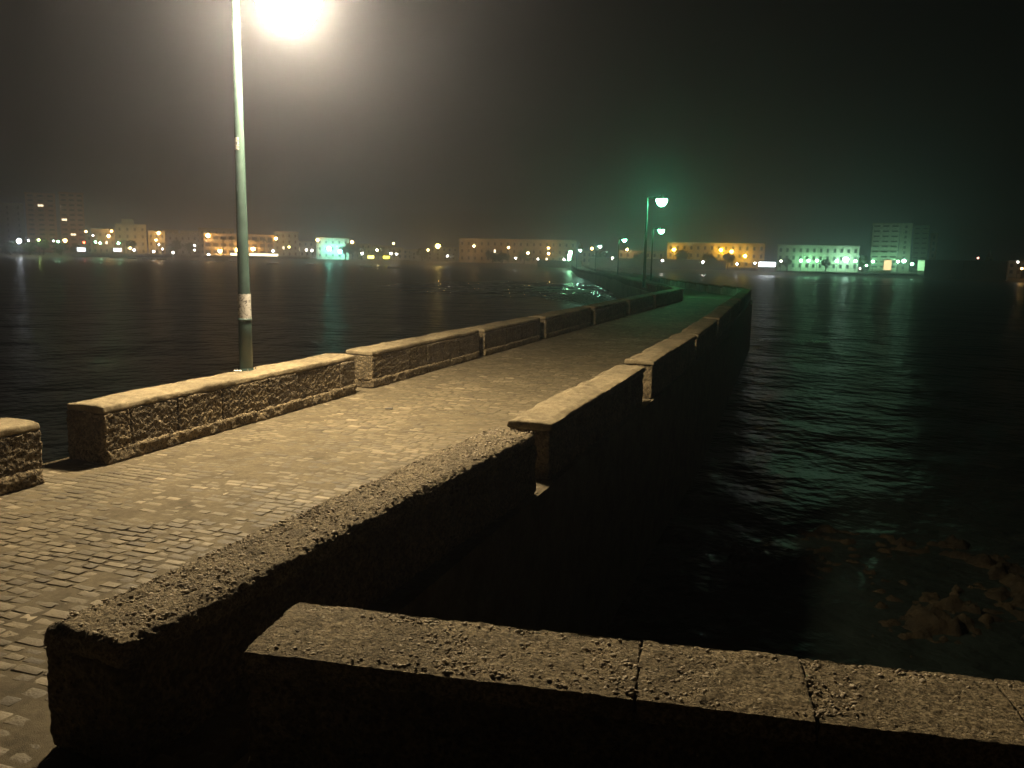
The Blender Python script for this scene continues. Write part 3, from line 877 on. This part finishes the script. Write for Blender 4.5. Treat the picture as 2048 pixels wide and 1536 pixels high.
building('long pale building washed green by floodlights', 1554, 1717, 490, 330, 14, (.6, .6, .5), 3, 12, roof='antenna')
building('tall pale apartment tower with recessed balconies', 1740, 1794, 446, 360, 14, (.74, .73, .62), 9, 3, balcony=True, step=(.68, .68, .58))
building('slim side wing attached to the pale apartment tower', 1795, 1819, 446, 362, 13, (.52, .5, .4), 9, 1)
building('darker green apartment tower behind the pale tower', 1822, 1853, 451, 372, 14, (.3, .33, .25), 9, 2, balcony=True)
building('thin reddish block past the apartment towers', 1857, 1871, 466, 380, 10, (.42, .28, .22), 6, 1)
building('small lit house at the far edge beyond the black fort wall', 2017, 2046, 521, 300, 8, CREAM, 2, 2)
# small things on the shore
def spire(label, px, ytop, D):
    c = gp(px, D)
    H = at(px, ytop, D)[2] - LAND_Z
    root = thing('church_spire', label, 'spire', c, .3)
    m = MB(); m.box(-1.1, 1.1, -1.1, 1.1, -.3, H * .7); put('belfry', m.mesh('belfry', stucco(CREAM)), root)
    m = MB(); m.lathe([(1.3, H * .7 + .003), (1.2, H * .75), (.3, H * .95), (.04, H)], 8); put('roof', m.mesh('roof', M_ROOF), root)
    m = MB(); m.box(-.4, .4, -1.13, -1.0, H * .5, H * .62); put('bell_opening', m.mesh('bell_opening', M_DARK), root)
for a in (('dim ochre house filling the gap past the brick towers', 171, 187, 468, 462, 10, CREAM, 3, 1), ('grey gabled-height house behind the yellowish house', 326, 358, 459, 470, 11, TAN, 4, 3), ('pale upper block behind the dark low house', 362, 402, 461, 475, 11, CREAM, 4, 4),
          ('dim house behind the low pale annex', 594, 640, 482, 452, 11, CREAM, 3, 4), ('tan block behind the tree at the turquoise facade', 700, 742, 487, 440, 11, CREAM, 3, 4), ('dim cream row house behind the yellow-lit bars', 744, 792, 491, 445, 11, TAN, 3, 5),
          ('wide low house past the pale low house', 806, 852, 498, 430, 10, CREAM, 2, 5), ('dim tan house under the large orange lamp, behind the dark low building', 860, 916, 494, 425, 10, CREAM, 3, 5), ('low cream house between the spire and the fort wall', 1164, 1204, 501, 368, 10, CREAM, 2, 4)):
    building(*a, lit={(1, 0)} if a[1] in (594, 744, 860) else ())
spire('thin church spire beside the last causeway lamp', 1160, 484, 395)
spire('faint far spire above the black fort wall', 1978, 500, 420)
def kiosk(label, px0, px1, ytop, ybot, D, col, st, depth=4.0, name='kiosk'):
    """a lit kiosk: back wall, roof slab, counter, glowing front"""
    p0, p1 = at(px0, hor(px0), D), at(px1, hor(px1), D)
    W = math.hypot(p1[0] - p0[0], p1[1] - p0[1])
    zt, zb = at((px0 + px1) / 2, ytop, D)[2], at((px0 + px1) / 2, ybot, D)[2]
    root = thing(name, label, 'kiosk', ((p0[0] + p1[0]) / 2, (p0[1] + p1[1]) / 2, LAND_Z), math.atan2(p1[1] - p0[1], p1[0] - p0[0]))
    a, b = zb - LAND_Z, zt - LAND_Z
    m = MB(); m.box(-W / 2, W / 2, .3, depth, -.3, b); put('wall', m.mesh('wall', M_WHITE), root)
    m = MB(); m.box(-W / 2 - .3, W / 2 + .3, -.9, depth + .2, b + .003, b + .25); put('roof', m.mesh('roof', M_WHITE), root)
    m = MB(); m.box(-W / 2 + .1, W / 2 - .1, .18, .297, max(a, .5), b - .1); put('lit_front', m.mesh('lit_front', emit(col, st)), root)
    m = MB(); m.box(-W / 2, W / 2, -.5, .17, -.3, max(a, .4) - .05); put('counter', m.mesh('counter', M_QUAY), root)
kiosk('glaring white kiosk with a long lit canopy by the water', 1518, 1552, 524, 533, 300, (.9, .97, 1.0), 14)
kiosk('small orange-lit kiosk at the foot of the pale tower', 1768, 1784, 520, 540, 318, (1.0, .72, .34), 2.0)
kiosk('green-lit kiosk at the corner of the black fort wall', 1836, 1851, 521, 541, 312, (.45, 1.0, .42), 1.3)
kiosk('yellow-lit terrace bar among the trees', 735, 748, 511, 517, 382, (1.0, .8, .15), 10)
kiosk('second yellow-lit bar beside the pair of white lamps', 766, 779, 512, 517, 380, (1.0, .78, .05), 12)
kiosk('amber-lit shelter under the palms, behind the near lamp post', 498, 556, 507, 518, 402, (1.0, .85, .5), 6)
kiosk('small amber-lit shelter just before the near lamp post', 460, 474, 506, 516, 404, (1.0, .82, .5), 6)
kiosk('bluish-white lit stall at the start of the sea wall', 153, 171, 495, 503, 416, (.85, .95, 1.0), 5)
kiosk('white lit stall on the promenade below the tan house', 226, 243, 496, 503, 414, (.95, 1.0, .95), 5)

# ------------------------------------------------------------------ town: trees and palms
def tree(label, px, ytop, D, rad, seed, group='dark trees along the shore', mat=None, flat=.75):
    c = gp(px, D); r = np.random.default_rng(seed)
    H = max(3.0, at(px, ytop, D)[2] - LAND_Z)
    root = thing('tree', label, 'tree', c, 0, group)
    ch = rad * flat
    cz = H - ch
    m = MB(); m.tube([(0, 0, -.3), (.15, .1, cz * .5), (.05, 0, cz)], [.28, .2, .14], 7)
    for k in range(4):
        a = k * 1.6 + seed
        m.tube([(.1, .05, cz * .6), (rad * .4 * math.cos(a), rad * .4 * math.sin(a), cz), (rad * .65 * math.cos(a), rad * .65 * math.sin(a), cz + ch * .4)], [.12, .08, .04], 5)
    put('trunk', m.mesh('trunk', M_BARK, True), root)
    n = 900
    cl = r.normal(size=(14, 3)); cl /= np.linalg.norm(cl, axis=1, keepdims=True); cl *= r.uniform(.35, .8, (14, 1))
    P = cl[r.integers(0, 14, n)] + r.normal(size=(n, 3)) * .2
    P = P * np.array((rad, rad, ch)) + np.array((0, 0, cz))
    A = r.normal(size=(n, 3)); B = r.normal(size=(n, 3)); s = .22 + .12 * r.random((n, 1))
    A = A / np.linalg.norm(A, axis=1, keepdims=True) * s; B = B / np.linalg.norm(B, axis=1, keepdims=True) * s
    Vv = np.stack((P - A, P + B, P + A, P - B), 1).reshape(-1, 3)
    put('crown', mesh_np('crown', Vv, np.arange(4 * n).reshape(-1, 4), mat or M_LEAF), root)
TREES = [(20, 478, 418, 4, 'dark tree at the far edge beside the bluish lamp'), (58, 483, 417, 3.4, 'low dark tree below the first brick tower'), (86, 479, 419, 3.2, 'tree with leaves painted brighter green, as lit by the lamp beside it'),
         (120, 485, 417, 3.2, 'low dark tree below the second brick tower'), (150, 487, 418, 2.8, 'small dark tree before the bluish-white stall'),
         (262, 480, 428, 2.6, 'small tree in front of the four-storey tan house'), (352, 480, 425, 3.4, 'dark tree in front of the dark low house'), (380, 484, 420, 2.8, 'smaller dark tree beside the amber-lit building'),
         (690, 490, 396, 2.8, 'dark tree at the corner of the turquoise facade'), (704, 486, 398, 3.2, 'taller dark tree beside the turquoise facade'), (722, 492, 396, 2.8, 'dark tree over the yellow-lit terrace'), (756, 490, 398, 3.4, 'dark tree between the two yellow-lit bars'),
         (844, 497, 380, 3, 'dark tree left of the large orange lamp'), (985, 499, 345, 3.2, 'dark tree before the very long tan building'), (1048, 500, 340, 3, 'dark tree near the middle of the very long tan building'), (1004, 502, 342, 3, 'low dark tree touching the very long tan building'),
         (1200, 500, 322, 3.2, 'dark tree rising over the start of the fort wall'), (1365, 499, 318, 3.0, 'round dark tree crown against the yellow building'), (1280, 504, 322, 3.2, 'dark tree over the middle of the fort wall'), (1420, 506, 318, 3, 'low dark tree on the fort wall before the yellow building'), (1456, 507, 320, 2.4, 'small dark tree at the end of the fort wall'),
         (1725, 512, 330, 2.4, 'dark tree between the green-washed building and the pale tower'), (1575, 516, 318, 1.8, 'small dark tree near the bright kiosk'), (1652, 517, 318, 2.0, 'small dark tree between the two groups of floodlights')]
for k, (px, yt, D, rad, lb) in enumerate(TREES):
    tree(lb, px, yt, D, rad, 200 + k, mat=leaf_mat('painted_lit_foliage', (.07, .12, .02)) if k == 2 else None)  # one tree gets a brighter leaf colour that paints in the lamplight
def palm(label, px, ytop, D, seed):
    c = gp(px, D); r = random.Random(seed)
    H = max(4.0, at(px, ytop, D)[2] - LAND_Z)
    root = thing('palm_tree', label, 'palm', c, 0, 'palms along the promenade')
    m = MB(); m.tube([(0, 0, -.3), (.1, 0, H * .5), (.05, .05, H - .9)], [.24, .2, .18], 8)
    put('trunk', m.mesh('trunk', M_BARK, True), root)
    V, Fc = [], []
    for k in range(26):
        a = k * 2.399; up = r.uniform(-.35, 1.0); ln = r.uniform(1.5, 2.1)
        pts = []
        for j in range(5):
            t = j / 4
            pts.append(Vector((math.cos(a) * ln * t * (1 - .25 * up), math.sin(a) * ln * t * (1 - .25 * up), H - .9 + ln * (up * t - (.55 + .5 * up) * t * t))))
        side = Vector((-math.sin(a), math.cos(a), 0))
        n = len(V)
        for j, p in enumerate(pts):
            w = .22 * math.sin(math.pi * min(1, .15 + j / 4 * .85))
            V += [tuple(p - side * w - Vector((0, 0, w * .5))), tuple(p), tuple(p + side * w - Vector((0, 0, w * .5)))]
        for j in range(4):
            b = n + 3 * j
            Fc += [(b, b + 1, b + 4, b + 3), (b + 1, b + 2, b + 5, b + 4)]
    put('crown', mesh_np('crown', V, Fc, M_PALM), root)
for k, (px, yt, lb) in enumerate([(446, 472, 'palm in front of the amber gallery, farther from the near lamp post'), (464, 470, 'taller palm in front of the amber gallery, close to the near lamp post'), (514, 477, 'palm just past the near lamp post'),
                                  (528, 476, 'middle palm of the three past the near lamp post'), (540, 478, 'last palm of the three past the near lamp post'), (248, 478, 'lone palm before the four-storey tan house')]):
    palm(lb, px, yt, 412, 300 + k)

# ------------------------------------------------------------------ town: street lamps
W_, A_, G_, B_, R_ = (1.0, .93, .8), (1.0, .55, .17), (.36, 1.0, .50), (.82, .92, 1.0), (1.0, .08, .03)
_lm = {}
def town_lamp(label, px, py, D, col, I, rad=.38, base=LAND_Z, floods=1, group='street lamps of the town'):
    """I: radiant intensity; the globe's radiance follows from its size"""
    p = at(px, py, D)
    base = min(base, p[2] - 1.0)
    root = thing('street_lamp', label, 'lamp', (p[0], p[1], base), 0, group)
    h = p[2] - base
    key = (round(h, 1), rad)
    m = MB(); m.lathe([(.11, -.1), (.09, .6), (.06, h - rad), (.06, h - rad * .9)], 7)
    put('post', m.mesh('post', M_DARK), root)
    m = MB(); m.lathe([(rad * .3, -rad * .92), (rad * .75, -rad * .65), (rad, 0), (rad * .8, rad * .55), (rad * .35, rad * .8)], 10, (0, 0, h))
    put('lamp_globe', m.mesh('lamp_globe', emit(col, TOWN * I / (math.pi * rad * rad)), True), root)
    m = MB(); m.lathe([(rad * .5, rad * .8 + .003), (rad * .4, rad * .95), (.03, rad * 1.15)], 10, (0, 0, h))
    put('lamp_cap', m.mesh('lamp_cap', M_DARK), root)
LAMPS = [
    ('bluish-white lamp near the far edge, brightest below the towers', 38, 482, 415, B_, 700), ('small white lamp next to the bluish one', 57, 481, 414, W_, 150), ('pale green lamp lighting the tree beneath the towers', 77, 480, 412, (.7, 1, .3), 260),
    ('white lamp, first of two close together beneath the second brick tower', 107, 482, 413, W_, 140), ('greenish-white lamp, second of two close together beneath the second brick tower', 116, 483, 412, G_, 220), ('warm lamp below the second brick tower', 130, 481, 500, A_, 600),
    ('tiny red signal lamp before the bluish-white stall', 168, 485, 412, R_, 120), ('warm lamp high beside the second brick tower', 172, 463, 505, A_, 300),
    ('white lamp under the low tan house', 186, 471, 430, W_, 200), ('greenish lamp by the low tan house', 191, 484, 420, G_, 260), ('second greenish lamp by the low tan house', 200, 486, 418, G_, 320),
    ('warm lamp lighting the low tan house', 217, 472, 440, A_, 420), ('warm lamp high on the roofline of the low tan house', 223, 462, 441, A_, 220), ('greenish-white lamp below the four-storey tan house', 237, 486, 416, G_, 320),
    ('amber lamp before the four-storey tan house', 264, 487, 434, A_, 380), ('warm lamp low before the four-storey tan house', 260, 496, 412, A_, 160), ('bright warm lamp on the narrow yellowish house', 317, 466, 436, A_, 420), ('lower warm lamp on the narrow yellowish house', 312, 480, 435, A_, 320),
    ('white lamp above the sea wall under the narrow yellowish house', 318, 489, 416, W_, 200), ('white lamp low on the sea wall under the narrow yellowish house', 325, 498, 412, W_, 200), ('white lamp standing on the sea wall past the white stall', 268, 500, 411, W_, 300),
    ('white lamp on the sea wall before the dark low house', 307, 503, 410, W_, 380), ('white lamp at the middle of the sea wall', 346, 505, 409, W_, 320), ('upper white lamp of the stacked pair before the amber building', 389, 491, 414, W_, 160), ('lower white lamp of the stacked pair before the amber building', 389, 500, 411, W_, 160),
    ('bright amber lamp high on the gallery building', 416, 471, 428.5, A_, 900), ('white lamp at the sea wall below the gallery building', 417, 509, 406, W_, 420), ('amber lamp among the palms before the gallery building', 440, 502, 428, A_, 800), ('amber lamp beside the taller palm', 474, 500, 428, A_, 800),
    ('amber lamp past the near lamp post, by the first palm', 506, 498, 428, A_, 900), ('amber lamp high before the grey-green block', 552, 477, 430, A_, 520), ('white lamp at the end of the amber-lit shelter', 546, 502, 406, W_, 600), ('warm lamp low before the grey-green block', 578, 494, 418, A_, 200),
    ('white lamp, first of two before the low pale annex', 613, 500, 402, W_, 380), ('white lamp, second of two before the low pale annex', 624, 501, 401, W_, 380), ('amber lamp at the near corner of the turquoise facade', 635, 480, 401, A_, 360), ('turquoise floodlight at the foot of the turquoise facade', 658, 497, 401, (.25, 1.0, .72), 1500),
    ('second turquoise floodlight at the foot of the facade', 681, 503, 401, (.3, 1.0, .75), 1300), ('amber lamp high at the far corner of the turquoise facade', 704, 484, 398, A_, 360), ('white lamp at the terrace before the dark tree', 724, 507, 384, W_, 420), ('warm lamp above the yellow-lit bars', 754, 500, 388, (1, .8, .3), 320),
    ('white lamp, first of the pair past the yellow-lit bars', 782, 507, 380, W_, 320), ('white lamp, second of the pair past the yellow-lit bars', 793, 508, 380, W_, 320), ('lone amber lamp high over the dark houses', 787, 487, 395, A_, 160),
    ('large orange lamp standing alone over the dark shore', 876, 492, 372, (1.0, .66, .16), 800), ('small orange lamp left of the large orange lamp', 856, 500, 374, A_, 180), ('white lamp low to the side of the large orange lamp', 895, 512, 362, W_, 260),
    ('amber lamp high before the near end of the very long building', 948, 492, 366, A_, 240), ('small amber lamp before the middle of the very long building', 1017, 495, 366, A_, 160), ('amber lamp below the middle of the very long building', 1056, 506, 338, A_, 320), ('upper amber lamp of the stacked pair before the very long building', 1097, 496, 366, A_, 220),
    ('lower amber lamp of the stacked pair before the very long building', 1097, 507, 336, A_, 320), ('white lamp low on the shore before the very long building', 1031, 516, 324, W_, 220), ('small white lamp on the shore beside the lit sea wall', 1076, 518, 318, W_, 160),
    ('upper greenish floodlight of the cluster at the causeway head', 1141, 505, 304, G_, 380), ('middle greenish floodlight of the cluster at the causeway head', 1139, 511, 302, G_, 480), ('lowest greenish floodlight of the cluster at the causeway head', 1138, 518, 300, G_, 300), ('small white lamp beside the cluster at the causeway head', 1128, 519, 302, W_, 140),
    ('amber lamp high between the spire and the causeway row', 1184, 497, 330, A_, 200), ('amber lamp on the roofline behind the fort wall', 1254, 499, 348, A_, 320),
    ('white lamp at the start of the fort wall', 1225, 516, 299, W_, 300), ('white lamp under the pair of causeway lamps', 1325, 521, 298, W_, 300), ('white lamp at the middle of the fort wall', 1406, 524, 297, W_, 300), ('white lamp at the end of the fort wall', 1474, 528, 297, W_, 260), ('small white lamp next to the bright kiosk', 1510, 526, 297, W_, 140),
    ('yellow lamp on the near end of the yellow building', 1348, 499, 342, (1, .60, .07), 560), ('yellow lamp on the middle of the yellow building', 1442, 500, 342, (1, .60, .07), 560), ('small yellow lamp past the middle of the yellow building', 1463, 503, 341, (1, .60, .07), 600),
    ('yellow lamp low behind the trees of the yellow building', 1490, 512, 342, (1, .62, .08), 460), ('warm lamp at the end of the bright kiosk', 1562, 522, 304, (1, .9, .6), 260),
    ('first green floodlight of the row of three on the pale green building', 1602, 521, 327, G_, 800), ('second green floodlight of the row of three on the pale green building', 1617, 521, 327, G_, 800), ('third green floodlight of the row of three on the pale green building', 1634, 521, 327, G_, 800),
    ('first of the glaring floodlights at the far end of the pale green building', 1674, 522, 327, G_, 1000), ('largest glaring floodlight at the far end of the pale green building', 1692, 519, 326, (.55, 1, .72), 2200), ('last of the glaring floodlights at the far end of the pale green building', 1711, 522, 326, G_, 900),
    ('green lamp low between the pale green building and the tower', 1733, 531, 308, G_, 320), ('green floodlight at the near foot of the pale tower', 1746, 523, 355, G_, 1100), ('bright floodlight at the far foot of the pale tower', 1808, 522, 353, (.45, 1, .65), 1300), ('second floodlight beside the bright one at the pale tower', 1796, 523, 355, G_, 1000),
    ('green lamp low before the darker green tower', 1824, 528, 310, G_, 500), ('small white lamp on the shore under the bright floodlight', 1720, 537, 304, W_, 90),
    ('amber lamp at the very edge beyond the black fort wall', 2044, 537, 290, A_, 200), ('small white lamp before the small lit house', 2036, 524, 294, W_, 120), ('tiny red lamp above the black fort wall', 1956, 516, 330, (1, .4, .3), 40),
]
for lb, px, py, D, col, I in LAMPS:
    I *= 1.7 if px < 1200 else (1.35 if px < 1540 else .5)
    if col is W_:
        I *= .4
    rad = .36 if I < 200 else (.5 if I < 600 else (.7 if I < 1000 else 1.0))  # globes oversized with intensity, their size standing in for bloom
    town_lamp(lb, px, py, D, col, I, rad)

# ------------------------------------------------------------------ moored boats
def boat(label, px, py, ln, rz):
    c = on(px, py, WATER_Z)
    root = thing('rowing_boat', label, 'boat', (c[0], c[1], WATER_Z), rz, 'white boats moored off the promenade')
    V, Fc = [], []
    prof = [(-.5, .75), (-.25, 1.0), (.1, .95), (.35, .6), (.5, .04)]
    for t, w in prof:
        hw = .62 * w
        V += [(t * ln, -hw, .48 + .12 * max(0, t)), (t * ln, -hw * .7, -.12), (t * ln, hw * .7, -.12), (t * ln, hw, .48 + .12 * max(0, t)), (t * ln, hw * .86, .44), (t * ln, hw * .6, .05), (t * ln, -hw * .6, .05), (t * ln, -hw * .86, .44)]
    for i in range(4):
        for k in range(8):
            a, b = 8 * i + k, 8 * i + (k + 1) % 8
            Fc.append((a, a + 8, b + 8, b))
    Fc += [tuple(range(8)), tuple(range(32, 40))[::-1]]
    put('hull', mesh_np('hull', V, Fc, M_WHITE), root)
    for t in (-.22, .12):
        m = MB(); m.box(t * ln - .12, t * ln + .12, -.5, .5, .30, .34); put('thwart', m.mesh('thwart', M_BARK), root)
for k, (px, py, ln) in enumerate([(56, 512, 4.2), (110, 513, 3.2), (162, 514, 3.2), (200, 516, 3.6), (230, 517, 4), (265, 518, 4), (295, 519, 4.4), (324, 520, 4.4), (390, 522, 4.2), (420, 523, 3.6), (441, 524, 3.4), (468, 525, 3.4), (546, 528, 4.2), (622, 530, 4), (732, 534, 4.2), (788, 536, 4.2)]):
    boat('small white moored boat, %s from the picture edge in the row off the promenade' % ORD[k], px, py, ln, YAW + random.uniform(-.35, .35))

# ------------------------------------------------------------------ haze added so its scatter gives the lamps their glare
hz = MB(); hz.box(-900, 700, -60, 900, -4.3, 52)
hm = bpy.data.materials.new('glare_haze'); hm.use_nodes = True
hn, hl = hm.node_tree.nodes, hm.node_tree.links
hn.remove(hn['Principled BSDF'])
pv = hn.new('ShaderNodeVolumePrincipled')
pv.inputs['Color'].default_value = (.76, .80, 1.0, 1)
pv.inputs['Density'].default_value = HAZE_DENSITY
pv.inputs['Anisotropy'].default_value = HAZE_G
hl.new(pv.outputs[0], hn['Material Output'].inputs['Volume'])
put('haze', hz.mesh('haze', hm), kind='stuff', label='added pale haze whose scatter stands in for glare round the lamps', category='haze')
